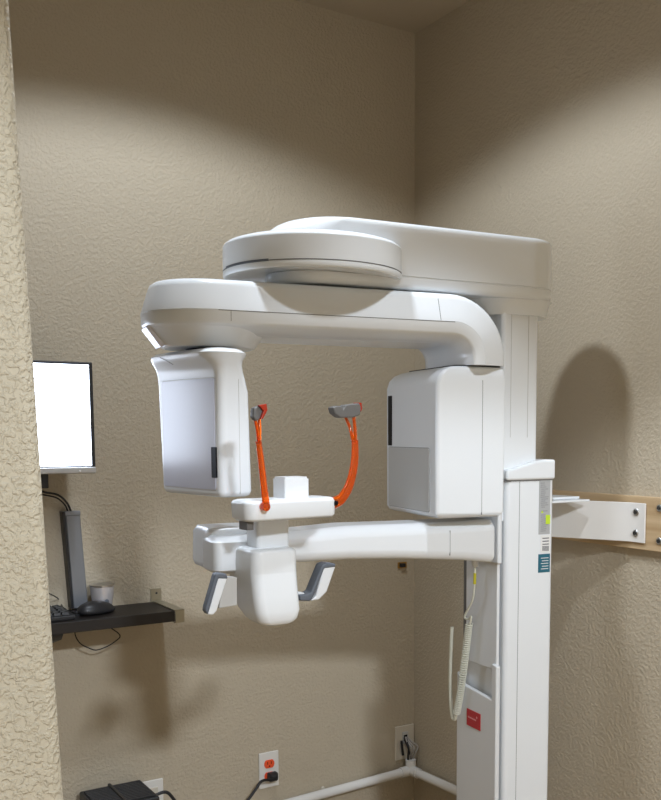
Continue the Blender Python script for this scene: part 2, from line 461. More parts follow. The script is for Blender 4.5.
# --- sensor head: own frame, face turned to the left
S = Frame(.745, 1.726, 8)
SL, ST = .235, .074
zs1 = S.tr(235, 347, 0)[1]; zs0 = S.tr(235, 497.5, 0)[1]
b = nb()
def sr(z, a, bb, c, d, r): return rrect(S, a, bb, c, d, r, z, 6)
loft(b, [sr(zs0, .012, ST-.012, .012, SL-.012, .006), sr(zs0+.003, .004, ST-.004, .004, SL-.004, .010), sr(zs0+.011, 0, ST, 0, SL, .014), sr(zs1-.085, 0, ST-.004, .0, SL+.010, .014),
         sr(zs1-.058, .0, ST-.010, .0, SL+.013, .016), sr(zs1-.045, -.002, ST-.013, .0, SL+.015, .018), sr(zs1-.034, -.007, ST-.013, -.002, SL+.017, .024),
         sr(zs1-.024, -.016, ST-.008, -.004, SL+.020, .034), sr(zs1-.017, -.022, ST+.002, -.006, SL+.024, .044), sr(zs1-.010, -.022, ST+.004, -.007, SL+.024, .046), sr(zs1-.004, -.014, ST-.003, .002, SL+.012, .04), sr(zs1, .004, ST-.014, .02, SL-.02, .02)])
sensor = mp('sensor_head', b, m_white, angle=50)
bx0 = S.trs(219, 372, -.001)[0]; bx1 = S.trs(163.5, 400, -.001)[0]
zpt = S.trs(217, 377, -.001)[1]; zpb = S.trs(217, 491, -.001)[1]
b = nb(); loft(b, [rr_s(S, s, .014, SL-.014, zpb, zpt+.001, .007) for s in (-.0008, .002)]); mp('seam', b, m_panel, sensor, smooth=False)
b = nb(); loft(b, [rr_s(S, s, .016, SL-.016, zpb+.002, zpt-.001, .006) for s in (-.0022, .002)]); sp = mp('sensor_panel', b, m_panel_tint, sensor, label='flat pale lavender-grey detector panel', smooth=False)
q0 = S.trs(211, 447, -.003); q1 = S.trs(216, 478, -.003); pa, pb = sorted((q0[0], q1[0])); za, zb_ = sorted((q0[1], q1[1]))
b = nb(); loft(b, [rr_s(S, s, pa, pb, za, zb_, .0015) for s in (-.0030, .002)]); mp('indicator_slot', b, m_dark, sp, smooth=False)
b = nb(); a_ = S.tr(239, 420, 0)[0]; box(b, S, a_, a_+.0007, -.0005, .002, zs0+.006, zs1-.06); mp('seam', b, m_panel, sensor, smooth=False)
b = nb(); tube(b, [S.w(-.0225, *S.trs(x, y, -.0225)) for x, y in ((160, 357.5), (167, 361), (173, 364.5))], .0006, 6); mp('seam', b, m_seam, sensor)
hc = C.w(sb+.012, 0, 0); b = nb(); lathe(b, hc, [(.05, ZT-.135), (.05, ZT-.12)], 32); mp('joint_gap', b, m_dark, sensor, smooth=False)

# --- lower support arm, with the end block
G = A
PA, PB = .005, .125
ar = [(491, 519), (470, 521), (400, 524), (345, 526), (300, 531), (252, 534)]
al = [(252, 561), (300, 562.5), (350, 559.5), (400, 559), (450, 561), (495, 562.5)]
up_ = [G.tr(x, y, PA+.012) for x, y in ar]; lo_ = [G.tr(x, y, PA+.012) for x, y in al]
b = nb(); rings = []
for (su, zu), (sl, zl) in zip(up_[::-1], lo_):
    s = (su+sl)/2
    rings.append([G.w(s, p, z) for p, z in ((PA+.012, zl), (PB-.012, zl), (PB, zl+.014), (PB, zu-.018), (PB-.016, zu), (PA+.016, zu), (PA, zu-.018), (PA, zl+.014))])
s_end = G.tr(501, 540, PA)[0]
loft(b, rings)
sarm = mp('support_arm', b, m_white, bevel=.008, seg=4)
b = nb(); s = G.tr(450, 540, PA)[0]; box(b, G, s, s+.0007, PA-.0005, PA+.002, rings[4][7].z, rings[4][6].z); mp('seam', b, m_seam, sarm, smooth=False)
b = nb(); z0_ = zs(495, 562)[1]; z1_ = zs(495, 516)[1]
box(b, A, -.010, .002, .004, CD-.03, z0_-.002, z1_+.05); mp('arm_carriage', b, m_white2, bevel=.004)
# end block (left end, two nested boxes)
e0 = G.tr(194, 550, -.02)[0] + .030; e1, _ = G.tr(252, 550, -.02)
zt_, zbm = G.tr(200, 529, -.0)[1], G.tr(200, 571, -.0)[1]
b = nb(); loft(b, [rrect(G, e0+.004, e1+.02, .0, .115, .022, zbm+.002, 6), rrect(G, e0, e1+.02, -.003, .118, .024, zbm+.012, 6), rrect(G, e0+.002, e1+.02, -.003, .118, .024, zt_-.012, 6), rrect(G, e0+.010, e1+.02, .006, .110, .018, zt_-.001, 6)])
mp('arm_end_block', b, m_white, angle=45)
f0 = G.tr(206, 555, -.06)[0] + .018; f1, _ = G.tr(252, 555, -.06); zt2 = G.tr(220, 538, -.055)[1]; zb2 = G.tr(220, 575, -.055)[1]
b = nb(); loft(b, [rrect(G, f0+.008, f1+.01, -.045, .04, .012, zb2, 6), rrect(G, f0+.001, f1+.01, -.053, .04, .016, zb2+.007, 6), rrect(G, f0, f1+.01, -.053, .04, .016, zt2-.010, 6), rrect(G, f0+.01, f1+.01, -.042, .04, .012, zt2, 6)])
fb = mp('switch_box', b, m_white2, angle=45)

# --- chin rest column and positioner
H = Frame(*A.w(0, -.055, 0).xy, -2)
def ht(x, y, p=0): return H.tr(x, y, p)
s0 = ht(253, 535, -.005)[0] + .008; s1, _ = ht(290, 535, -.005)
zn0 = ht(270, 556)[1]; zn1 = ht(270, 518)[1]
b = nb(); loft(b, [rrect(H, s0, s1, -.005, .05, .008, z) for z in (zn0-.02, zn1)]); mp('chin_rest_neck', b, m_white2, angle=50)
# tapered console body
s0 = ht(255, 560, -.04)[0] - .002; s1 = ht(297.5, 560, -.04)[0] + .004
zc1 = ht(262, 550, -.035)[1]; zc0 = ht(262, 627.5, -.035)[1]
hh = zc1-zc0
b = nb(); pf = [(0, .026, .020, .006, .010), (.03, .016, .008, -.002, .020), (.08, .009, .002, -.006, .030), (.20, .002, -.001, -.010, .050), (.40, .000, .0, -.006, .078), (.68, -.001, .0, .0, .086), (.70, -.001, .0, .0, .058), (.80, -.001, .0, .0, .054), (.95, .0, .0, .001, .050), (.985, .003, .003, .004, .048), (1.0, .008, .008, .010, .044)]
loft(b, [rrect(H, s0+a_, s1-b_, -.04+c_, .01+d_, .018, zc0+hh*k, 6) for k, a_, b_, c_, d_ in pf]); cons = mp('console_body', b, m_white, angle=60)
b = nb(); box(b, H, s0+.004, s0+.04, .03, .09, zc0+hh*.69, zc0+hh*.74); mp('console_bracket', b, m_black, cons, bevel=.003)
# cross bar with top block
Bf = Frame(H.w(0, 0, 0).x, H.w(0, 0, 0).y, 4)
s0 = Bf.tr(235, 510, -.02)[0]+.024; s1 = Bf.tr(336, 505, -.02)[0]+.006; zt_ = Bf.tr(285, 500, -.02)[1]; zb_ = Bf.tr(285, 519.5, -.02)[1]
b = nb(); loft(b, [rrect(Bf, s0+.008, s1-.005, -.014, .047, .016, zb_-.002, 6), rrect(Bf, s0+.002, s1-.001, -.02, .053, .018, zb_+.004, 6), rrect(Bf, s0, s1, -.022, .055, .020, zt_-.006, 6), rrect(Bf, s0+.003, s1-.003, -.019, .052, .018, zt_-.001, 6), rrect(Bf, s0+.009, s1-.008, -.013, .046, .014, zt_+.001, 6)])
bar = mp('temple_support_bar', b, m_white, angle=50)
q0, z1_ = Bf.tr(275, 477, .01); q1, _ = Bf.tr(309.5, 477, -.004)
q0 = Bf.tr(283, 490, .004)[0]+.004; q1 += .004; 
b = nb(); loft(b, [rrect(Bf, q0, q1, .004, .048, .003, z) for z in (zt_-.003, Bf.tr(295, 479, .004)[1])]); blk = mp('bite_block_holder', b, m_white, angle=40)
b = nb(); z_ = Bf.tr(295, 479, .004)[1]; loft(b, [rrect(Bf, q0+.002, q1-.002, .006, .046, .003, z) for z in (z_-.001, z_+.0035)]); mp('holder_cap', b, m_white2, blk, angle=40)
b = nb(); q = Bf.tr(247, 523, .0); q2 = Bf.tr(254, 530, .0); box(b, Bf, q[0], q2[0], .0, .03, q2[1], q[1]+.004); mp('catch', b, m_pad, bar, bevel=.001)

# orange temple arms
def world_path(fr, pts): return [fr.w(*((lambda q: (q[0], p, q[1]))(fr.tr(x, y, p)))) for x, y, p in pts]
def lerp_p(pts):  return pts
side = Bf.c
def temple(paths, pad_name, pad_pts, padp, seglabel):
    b = nb()
    for pts, rad, fl, sd_ in paths:
        P = spline(world_path(Bf, pts), 6); n_ = len(P)
        radii = [rad[0]+(rad[1]-rad[0])*i/(n_-1) for i in range(n_)]
        tube(b, P, 0, 12, flat=fl, side=sd_, radii=radii)
    t = mp('temple_support', b, m_orange, label='translucent orange temple arm, '+seglabel)
    return t
p1 = -.024
tl_ = temple([([(266.5, 507, p1), (264, 487, p1), (261, 460, p1), (258.5, 441, p1)], (.0072, .0056), .7, side),
              ([(259, 444, p1), (257.5, 430, p1-.006), (254.5, 417, p1-.008)], (.0035, .0028), 1, side),
              ([(259, 444, p1), (259.5, 430, p1+.008), (259, 415, p1+.012)], (.0035, .0028), 1, side)], '', None, 0, 'straight one at the left end')
b = nb(); lathe(b, Bf.w(*[(lambda q: (q[0], -.036, q[1]))(Bf.tr(267, 507, -.036))][0]), [(.004, 0), (.0075, .001), (.0075, .014), (.005, .016)], 18, ax=Bf.p); mp('pivot', b, m_orange, tl_, angle=40)
tr_ = temple([([(333, 503.5, -.012), (342, 498, -.012), (350, 483, -.012), (354.5, 462, -.012), (355, 440, -.012)], (.0115, .0074), .5, side),
              ([(355.2, 444, -.012), (355, 430, -.014), (353.6, 416, -.014)], (.0035, .0030), 1, side),
              ([(353, 442, -.012), (350, 428, -.004), (345, 416, .0)], (.0032, .0026), 1, side)], '', None, 0, 'curved one at the right end')
b = nb(); q = Bf.tr(334.5, 503, -.016); lathe(b, Bf.w(q[0]-.012, -.012, q[1]), [(.0055, 0), (.0068, .002), (.0068, .018), (.005, .02)], 18, ax=Bf.c); mp('pivot', b, m_dark, tr_, angle=40)
def pad(outline, p0, p1_, par, m=m_pad, name='temple_pad', bev=.003):
    b = nb(); pts = [Bf.tr(x, y, (p0+p1_)/2) for x, y in outline]; prism(b, Bf, pts, p0, p1_); return mp(name, b, m, par, bevel=bev, label='grey rubber temple pad' if name == 'temple_pad' else None)
pd = pad([(252, 408), (257, 406), (265, 405), (265.5, 413), (260, 419), (254, 421), (251.5, 417)], -.040, -.026, tl_)
pad([(258, 405.2), (265.5, 403.8), (266.6, 410), (262, 419), (259.5, 419.5), (262.8, 411)], -.046, -.038, tl_, m_rim, 'pad_edge', .001)
pd = pad([(330, 407.5), (334, 406), (339, 406), (340.5, 409), (342.5, 405), (350, 404), (357, 403.2), (358.4, 408), (357.5, 415), (351, 417.5), (338, 418), (332, 414)], -.024, -.004, tr_)
pad([(356, 402.6), (358.8, 403), (359.4, 409), (358, 412), (356.5, 409)], -.022, -.002, tr_, m_rim, 'pad_edge', .001)

# hand grips
Hg = Frame(H.o.x, H.o.y, -2)
def grip(dark, white, p0, p1_, nm, wl_):
    b = nb(); prism(b, Hg, [Hg.tr(x, y, p0) for x, y in white], p0, p1_); g = mp('hand_grip', b, m_white2, bevel=.003, label=wl_)
    b = nb(); prism(b, Hg, [Hg.tr(x, y, p0) for x, y in dark], p0-.0012, p1_+.0012); mp('grip_rubber', b, m_grip, g, bevel=.003)
    return g
g = grip([(215.5, 573.5), (220, 572.8), (227, 574), (228, 579), (218.5, 578.5), (208, 615), (205, 611.5), (205.8, 607)],
         [(218.3, 578), (227.6, 578), (217, 611), (213.5, 615.2), (207.6, 614.8)], -.042, -.026, '', 'white hand grip with slate rubber edge, left of the console')
b = nb(); prism(b, Hg, [Hg.tr(x, y, -.02) for x, y in ((221, 576), (236, 577), (236, 605), (218, 608), (220, 590))], -.026, -.010); mp('grip_plate', b, m_panel, g, bevel=.002)
g = grip([(299, 595), (306, 594.5), (311, 592), (322, 565), (327, 562.6), (335.8, 563.8), (335.5, 567), (324.5, 568.5), (313.5, 596), (310, 601.3), (300, 600.8)],
         [(324.0, 567), (335.8, 566.5), (327, 592), (319, 600), (311, 601), (316, 596)], -.030, -.004, '', 'white hand grip with slate rubber edge, right of the console')
b = nb(); prism(b, Hg, [Hg.tr(x, y, -.01) for x, y in ((294, 591), (302, 592), (302, 601), (294, 602))], -.022, -.004); mp('grip_plate', b, m_white2, g, bevel=.002)

# --- wall bracket behind the column
YP = 1.688
zT = onY(600, 502, YP).z; zB = onY(608, 540.2, YP).z
X0 = A.w(CW-.01, .0, 0).x; 
xk = onY(608, 520, YP).x; yk = onX(629, 520, XR-.026).y; yf = onX(645, 520, XR-.024).y
b = nb(); th_ = .005
path = [(xk-.11, YP+.235), (xk, YP), (XR-.0245, yk), (XR-.0245, yf)]
offs = [(th_, .002), (th_, th_*.5), (th_*0+.0045, th_*.6), (.0045, 0)]
rings = []
for (x, y), (ox, oy) in zip(path, offs):
    rings.append([Vector((x, y, zB)), Vector((x+ox, y+oy, zB)), Vector((x+ox, y+oy, zT)), Vector((x, y, zT))])
loft(b, rings); brk = mp('wall_bracket', b, m_bracket, bevel=.0015)
b = nb(); xa = X0-.004; q = onY(590, 500, YP+.02); xb = q.x
loft(b, [[Vector(v) for v in ((xa, YP+.014, z), (xb, YP+.02, z), (xb-.02, YP+.15, z), (xa, YP+.19, z))] for z in (zT+.001, zT+.006)])
mp('bracket_shelf', b, m_white, brk, bevel=.0015)
b = nb(); loft(b, [[Vector(v) for v in ((xa+.004, YP+.05, z), (xb-.006, YP+.05, z), (xb-.02, YP+.14, z), (xa+.004, YP+.14, z))] for z in (zT+.0065, zT+.012)])
mp('clamp_plate', b, m_white, brk, bevel=.001)
b = nb(); q = onY(555, 494, YP+.02); lathe(b, (q.x, YP+.034, zT+.006), [(.006, 0), (.006, .005), (.004, .0055), (.004, .011)], 8); mp('bolt', b, m_zinc, brk, angle=30)
q = onY(564, 519, YP+.17); b = nb(); lathe(b, (xk-.075, YP+.235*.68-.002, q.z), [(.0045, 0), (.0045, .008)], 14, ax=(.9, .42, 0)); mp('bolt_hole', b, m_panel, brk)
def wallbolt(x, y, Xs, parent=None, name='bolt'):
    q = onX(x, y, Xs)
    b = nb(); lathe(b, (Xs+.0025, q.y, q.z), [(.0125, 0), (.0125, .002), (.0085, .0022), (.0085, .005), (.0075, .006)], 20, ax=(-1, 0, 0))
    o = obj(name, b, m_zinc, parent, angle=30)
    b = nb(); lathe(b, (Xs-.003, q.y, q.z), [(.0050, 0), (.0050, .003)], 6, ax=(-1, 0, 0)); obj('socket', b, m_zincdark, o, smooth=False)
    return o
wallbolt(636.5, 512, XR-.0245, brk); wallbolt(636, 533, XR-.0245, brk)

# mounting board on the right wall
zT_ = onX(640, 496.3, XR-.018).z; zB_ = onX(640, 549.5, XR-.018).z
b = nb(); box(b, W, XR-.0185, XR-.0002, 1.25, onX(541, 500, XR-.018).y, zB_, zT_)
tag(obj('mounting_board', b, m_pine, None, .0015, 2), 'long pale pine board fixed to the right wall behind the white bracket', 'wooden board')
o = wallbolt(660, 508, XR-.0185, None, 'wall_bolt'); tag(o, 'upper round zinc bolt on pine board, at far right beside the bracket flange', 'bolt', 'loose bolts on the pine board')
o = wallbolt(659.5, 541, XR-.0185, None, 'wall_bolt'); tag(o, 'lower round zinc bolt on pine board, at far right beside the bracket flange', 'bolt', 'loose bolts on the pine board')

# ------------------------------------------------------------------ coiled cord on the column
K = A
def kp(x, y, s=-.03): p, z = K.trs(x, y, s); return K.w(s, p, z)
b0 = nb(); b = b0
pts = spline([kp(474.8, 562), kp(475, 572), kp(474.5, 584), kp(472.5, 600), kp(466, 613), kp(465, 618), kp(469, 619), kp(471, 616.5), kp(470.5, 622), kp(469, 626)], 6)
tube(b, pts, .0026, 8)
b = nb(); base_pts = spline([kp(469, 624), kp(466.5, 645), kp(463.5, 670), kp(460, 695), kp(456.5, 714)], 12)
turns = 44; N = turns*12; co = []
L = len(base_pts)-1
for i in range(N+1):
    t = i/N*L; k = min(int(t), L-1); p_ = base_pts[k].lerp(base_pts[k+1], t-k)
    tg = (base_pts[k+1]-base_pts[k]).normalized(); u = tg.orthogonal().normalized() if i == 0 else u
    u = (K.c - tg*K.c.dot(tg)).normalized(); v = tg.cross(u); a = 2*PI*i/12
    rr = .0078; co.append(p_+u*rr*math.cos(a)+v*rr*math.sin(a))
tube(b, co, .0019, 6); cord = mp('coiled_cord', b, m_cord, label='ivory coiled cord'); obj('straight_lead', b0, m_cord, cord)
b = nb(); tube(b, spline([kp(456.5, 712), kp(455, 719), kp(452.5, 717), kp(451, 705), kp(450.3, 680), kp(451, 650), kp(452, 627)], 6), .0042, 8); obj('return_lead', b, m_cord, cord)
b = nb(); tube(b, [kp(474.9, 573), kp(474.6, 584)], .0036, 10); obj('cord_tag', b, m_yellow, cord, label='yellow tag')
b = nb(); lathe(b, kp(475, 567), [(.008, 0), (.008, .02)], 16); obj('plug', b, m_white2, cord, bevel=.001)

# ------------------------------------------------------------------ left side: monitor, shelf and what stands on it
YM = 2.42
q0 = onY(92.8, 363, YM); q1 = onY(95.5, 468.5, YM)
xr_ = (q0.x+q1.x)/2; zt_ = onY(80, 361.8, YM).z; zb_ = onY(80, 473.5, YM).z; xl_ = xr_-.47
mon = empty('computer_monitor', ((xl_+xr_)/2, YM+.03, zb_), 'flat monitor with a blank white lit screen and thin black frame on the left wall', 'monitor')
b = nb(); box(b, W, xl_, xr_, YM, YM+.03, zb_+.014, zt_); obj('housing', b, m_black, mon, .003)
b = nb(); box(b, W, xl_+.008, xr_-.010, YM-.0012, YM+.002, zb_+.019, zt_-.007); obj('screen', b, m_screen, mon, smooth=False)
b = nb(); box(b, W, xl_, xr_, YM-.004, YM+.03, zb_, zb_+.016); obj('bottom_bezel', b, m_monsilver, mon, .003)
b = nb(); q = onY(80, 472, YM-.004); lathe(b, (q.x, YM-.003, zb_+.006), [(.003, 0), (.002, .003)], 12, ax=(0, -1, 0)); obj('power_button', b, m_paper, mon)
b = nb(); q0 = onY(40, 474, YM+.05); q1 = onY(47, 488, YM+.05); box(b, W, q0.x-.05, q1.x, YM+.03, YB-.001, q1.z, zb_+.09); obj('wall_mount', b, m_black, mon, .003)
# grey cable channel
YC = YB-.03
c0 = [onY(x, y, YC-.0) for x, y in ((65.5, 512), (80, 511), (88.5, 607), (74, 609))]
b = nb(); loft(b, [[Vector((v.x, y, v.z)) for v in c0] for y in (YC, YB-.0005)])
ch = obj('cable_channel', b, m_channel, None, .003); tag(ch, 'upright grey metal cable channel on the wall behind the mouse', 'cable channel')
b = nb(); c1_ = [onY(x, y, YC-.002) for x, y in ((62.5, 512), (65.2, 512), (74, 609), (71.5, 609))]
loft(b, [[Vector((v.x, y, v.z)) for v in c1_] for y in (YC-.002, YB-.0006)]); obj('side_flange', b, m_black, ch, .001)
b = nb(); v0 = onY(66, 516, YC); v1 = onY(80, 511, YC); box(b, W, v0.x-.003, v1.x+.001, YC-.002, YC+.006, v0.z, v1.z+.001); obj('end_cap', b, m_channel, ch, .002)
b = nb(); tube(b, spline([onY(30, 487, 2.5), onY(44, 492, 2.5), onY(58, 495, 2.5), onY(67, 503, 2.54), onY(72, 514, 2.575)], 6), .0028, 8)
tube(b, spline([onY(30, 492, 2.5), onY(45, 495, 2.51), onY(57, 498, 2.52), onY(65, 505, 2.55), onY(69, 514, 2.575)], 6), .0022, 8)
tag(obj('monitor_cable', b, m_blackcable), 'pair of thin black cables curving from below the monitor into the grey channel', 'cable')

# shelf
zsh = onY(150, 602, YB).z
d = ray(175, 611); k = (zsh-EYE)/d.z; fpt = d*k; YS = fpt.y
XE = fpt.x
tS = zsh - onY(175, 621.5, YS).z
XSL = -.2
b = nb(); box(b, W, XSL, XE, YS, YB-.0005, zsh-tS, zsh)
shf = empty('wall_shelf', ((XSL+XE)/2, YB, zsh-tS), 'narrow black-brown shelf on the back wall with a nickel bracket at its end', 'shelf')
obj('shelf_board', b, m_shelf, shf, .001, 2)
b = nb(); bw = .024
box(b, W, XE-.002, XE+bw, YS-.003, YB-.001, zsh+.0005, zsh+.003)
box(b, W, XE, XE+bw, YS-.004, YS, zsh-tS-.001, zsh+.003)
box(b, W, XE-.002, XE+bw, YS-.003, YB-.001, zsh-tS-.0035, zsh-tS-.001)
q = onY(160, 588, YB); box(b, W, XE-.006, XE+bw, YB-.0035, YB-.0005, zsh-tS-.005, q.z)
br_ = obj('shelf_bracket', b, m_silver, shf, smooth=False, label='brushed nickel end bracket')
b = nb(); lathe(b, (XE+.010, YB-.0030, zsh+.024), [(.003, 0), (.003, .0015)], 14, ax=(0, -1, 0)); obj('screw', b, m_zincdark, br_)
b = nb(); q = onY(62, 640, YS+.03)
prism_pts = [(YS+.0, zsh-tS), (YS+.02, zsh-tS-.018), (YB-.001, zsh-tS-.06), (YB-.001, zsh-tS)]
xk_ = onY(66, 637, YS).x
loft(b, [[Vector((x, y, z)) for y, z in prism_pts] for x in (xk_-.03, xk_-.005)]); obj('support_bracket', b, m_black, shf, .002)

def shelfpt(x, y, z=None):
    z = zsh if z is None else z; d = ray(x, y); return Vector((0, 0, EYE)) + d*((z-EYE)/d.z)
# keyboard
kr = shelfpt(81, 618, zsh+.012); kb_y0 = YS+.025; kb_x1 = kr.x; kd = .125
kb = empty('keyboard', (kb_x1-.2, kb_y0+kd/2, zsh), 'black keyboard lying on the shelf under the monitor, partly behind the near wall', 'keyboard')
b = nb(); loft(b, [[Vector((x, y, zsh+h)) for x, y, h in ((kb_x1-.43, kb_y0, z0), (kb_x1, kb_y0, z0), (kb_x1, kb_y0+kd, z1), (kb_x1-.43, kb_y0+kd, z1))] for z0, z1 in ((0.0005, .0005), (.011, .018))]); obj('case', b, m_black, kb, .002)
kw = .0175
for r_ in range(5):
    for c_ in range(20 if r_ else 20):
        x = kb_x1-.012-kw-c_*.0200; y = kb_y0+.012+r_*.0205; zt = zsh+.0115+.007*(y-kb_y0)/kd
        b = nb(); loft(b, [[Vector((x+i, y+j, zt)) for i, j in ((0, 0), (kw, 0), (kw, .0175), (0, .0175))], [Vector((x+i, y+j, zt+.0062)) for i, j in ((.002, .002), (kw-.002, .002), (kw-.002, .016), (.002, .016))]]); obj('key', b, m_keys, kb, smooth=False)
# mouse
q = shelfpt(99, 614.0)
b = nb(); rr_ = []
mf = Frame(q.x, q.y+.012, 20)
for k, (zz2, sc) in enumerate(((0.0006, .93), (.006, 1.0), (.014, .97), (.023, .82), (.030, .58), (.034, .25))):
    rr_.append([mf.w(.056*sc*math.cos(a)-.003*k, .031*sc*math.sin(a), zsh+zz2*(1.0)) for a in [2*PI*i/28 for i in range(28)]])
loft(b, rr_); ms = obj('computer_mouse', b, m_black, sub=1); tag(ms, 'glossy black computer mouse on the shelf in front of the silver cup', 'mouse')
b = nb(); lathe(b, mf.w(.030, -.003, zsh+.026), [(.004, 0), (.0065, .0015), (.0065, .0045), (.004, .006)], 14, ax=mf.p); obj('scroll_wheel', b, m_grip, ms)
# cup
q = shelfpt(104, 610.5); cz = zsh+.0008; hcup = onY(104, 585, q.y).z-cz
b = nb(); lathe(b, (q.x, q.y+.012, cz), [(.020, 0), (.023, .001), (.029, hcup*.6), (.031, hcup), (.0285, hcup), (.026, hcup*.6), (.02, .006)], 36)
cup = obj('silver_cup', b, m_glass, angle=50); tag(cup, 'small frosted silvery cup with bright rim standing behind the mouse', 'cup')
b = nb(); lathe(b, (q.x, q.y+.012, cz), [(.0305, hcup-.004), (.0318, hcup-.003), (.0318, hcup+.001), (.0300, hcup+.001)], 36); obj('rim', b, m_zinc, cup)
# cables on and under the shelf
ys = YS+.06
b = nb(); tube(b, spline([mf.w(-.052, 0, zsh+.010), mf.w(-.066, .012, zsh+.012), mf.w(-.05, .045, zsh+.007), mf.w(-.02, .06, zsh+.004), Vector((mf.w(0, .07, 0).x, YB-.02, zsh+.003)), Vector((mf.w(.01, .08, 0).x, YB-.003, zsh-.01))], 6), .0020, 8)
tag(obj('mouse_cable', b, m_blackcable), 'thin black lead curling from the mouse over the shelf edge by the wall', 'cable')
b = nb(); tube(b, spline([onY(x, y, YB-.05) for x, y in ((74, 628), (76, 637), (81, 644), (90, 648.5), (97, 650), (108, 646), (117, 640), (120, 636.5), (118, 633), (111, 628))], 6), .0016, 8)
tag(obj('hanging_cable', b, m_blackcable), 'thin black cable hanging in a loop below the shelf', 'cable')
b = nb(); tube(b, spline([shelfpt(62, 606, zsh+.016), shelfpt(60, 601, zsh+.02), onY(56, 597, YB-.05), onY(48, 593, YB-.06)], 6), .0016, 8)
tag(obj('keyboard_cable', b, m_blackcable), 'thin black keyboard lead rising behind the keyboard beside the near wall', 'cable')

# ------------------------------------------------------------------ outlets and what hangs from them
def plate(name, x0, y0, x1, y1, m, label, cat):
    a = onY(x0, (y0+y1)/2, YB).x; c = onY(x1, (y0+y1)/2, YB).x; z1 = onY((x0+x1)/2, y0, YB).z; z0 = onY((x0+x1)/2, y1, YB).z
    b = nb(); box(b, W, a, c, YB-.006, YB-.0003, z0, z1); o = obj(name, b, m, None, .0025); tag(o, label, cat); return o, (a+c)/2, (z0+z1)/2, c-a, z1-z0
o, cx_, cz_, w_, h_ = plate('wall_outlet', 258.5, 751.5, 278, 787, m_plate, 'white wall outlet with orange sockets and a black plug in it', 'outlet')
for dz in (.019, -.019):
    b = nb(); pts = [Vector((cx_+.0165*math.cos(a), 0, cz_+dz+max(-.0125, min(.0125, .0165*math.sin(a))))) for a in [2*PI*i/28 for i in range(28)]]
    loft(b, [[p + Vector((0, y, 0)) for p in pts] for y in (YB-.0085, YB-.004)]); so = obj('socket', b, m_orangesock, o, label='orange socket')
    b = nb()
    for sx in (-.006, .006): box(b, W, cx_+sx-.001, cx_+sx+.001, YB-.0088, YB-.008, cz_+dz-.001, cz_+dz+.007)
    lathe(b, (cx_, YB-.0084, cz_+dz-.0065), [(.0022, 0), (.0022, .0006)], 10, ax=(0, -1, 0)); obj('slots', b, m_dark, so, smooth=False)
pl = empty('power_plug', (cx_+.005, YB-.02, cz_-.03), 'black power plug with cord in the lower orange socket', 'plug')
b = nb(); F1 = Frame(cx_, YB, -20)
loft(b, [[Vector((cx_+.004+x*s, YB-y, cz_-.019+z*s)) for x, z in ((-.014, -.012), (.016, -.012), (.016, .014), (-.014, .014))] for y, s in ((.009, 1), (.026, 1), (.038, .55))]); obj('plug_body', b, m_black, pl, .004)
b = nb(); tube(b, spline([Vector((cx_+.0, YB-.036, cz_-.022)), onY(262, 781, YB-.05), onY(256, 789, YB-.055), onY(248, 800, YB-.06), onY(236, 815, YB-.06), onY(225, 850, YB-.05)], 6), .0042, 10); obj('cord', b, m_blackcable, pl)

# low voltage plate with wires
o, cx_, cz_, w_, h_ = plate('cable_wall_plate', 394.5, 725, 413, 758.5, m_plate2, 'almond wall plate near the corner with wires coming out of its opening', 'wall plate')
b = nb(); box(b, W, cx_-.010, cx_+.012, YB-.0085, YB-.005, cz_-.004, cz_+.036); obj('insert', b, m_panel, o, .001)
b = nb(); box(b, W, cx_-.006, cx_+.008, YB-.009, YB-.006, cz_+.006, cz_+.026); obj('opening', b, m_dark, o, smooth=False)
# pipe
zpv = onY(412.5, 770, YB-.03).z
tee = Vector((XR-.032, YB-.028, zpv)); pr = .0145
pv = empty('pvc_pipe_run', tee, 'white plastic pipe running low along both walls from a corner fitting', 'pipe')
lend = onY(297, 801, YB-.022); dirl = (lend-tee); 
b = nb(); tube(b, [tee, tee+dirl*1.9], pr, 20); obj('pipe', b, m_pvc, pv)
rend = onX(455, 790, XR-.022); dirr = rend-tee
b = nb(); tube(b, [tee, tee+dirr*2.6], pr, 20); obj('pipe', b, m_pvc, pv)
b = nb(); dl = dirl.normalized(); dr = dirr.normalized()
tube(b, [tee-dl*.0, tee+dl*.040], pr+.0028, 20); tube(b, [tee, tee+dr*.040], pr+.0028, 20); tube(b, [tee-Vector((0, 0, .004)), tee+Vector((0, 0, .036))], pr+.0028, 20)
bmesh.ops.create_icosphere(b, subdivisions=3, radius=pr+.0030, matrix=Matrix.Translation(tee)); obj('corner_fitting', b, m_pvc, pv, angle=40)
wr = empty('loose_wires', (cx_, YB-.02, cz_-.04), 'black and grey wires looping from the almond wall plate into the pipe fitting', 'wires')
for k, (m_, bow) in enumerate(((m_blackcable, -.006), (m_wiregrey, .004), (m_wiregrey, .012), (m_blackcable, -.012), (m_wiregrey, .022))):
    a = Vector((cx_-.004+.003*k, YB-.008, cz_+.018)); c = tee+Vector((-.008+.004*k, .002, .034))
    mid = (a+c)/2+Vector((bow, -.022+.002*k, .004))
    b = nb(); tube(b, spline([a, a+Vector((bow*.4, -.014, -.015)), mid, c+Vector((bow*.3, 0, .012)), c-Vector((0, 0, .012))], 6), .0030, 8); obj('wire', b, m_, wr)
b = nb(); q = onY(402, 745, YB-.02); tube(b, [q+Vector((-.002, 0, .014)), q+Vector((0, 0, -.008)), q+Vector((.004, 0, -.035))], .0042, 8); obj('connector', b, m_black, wr)
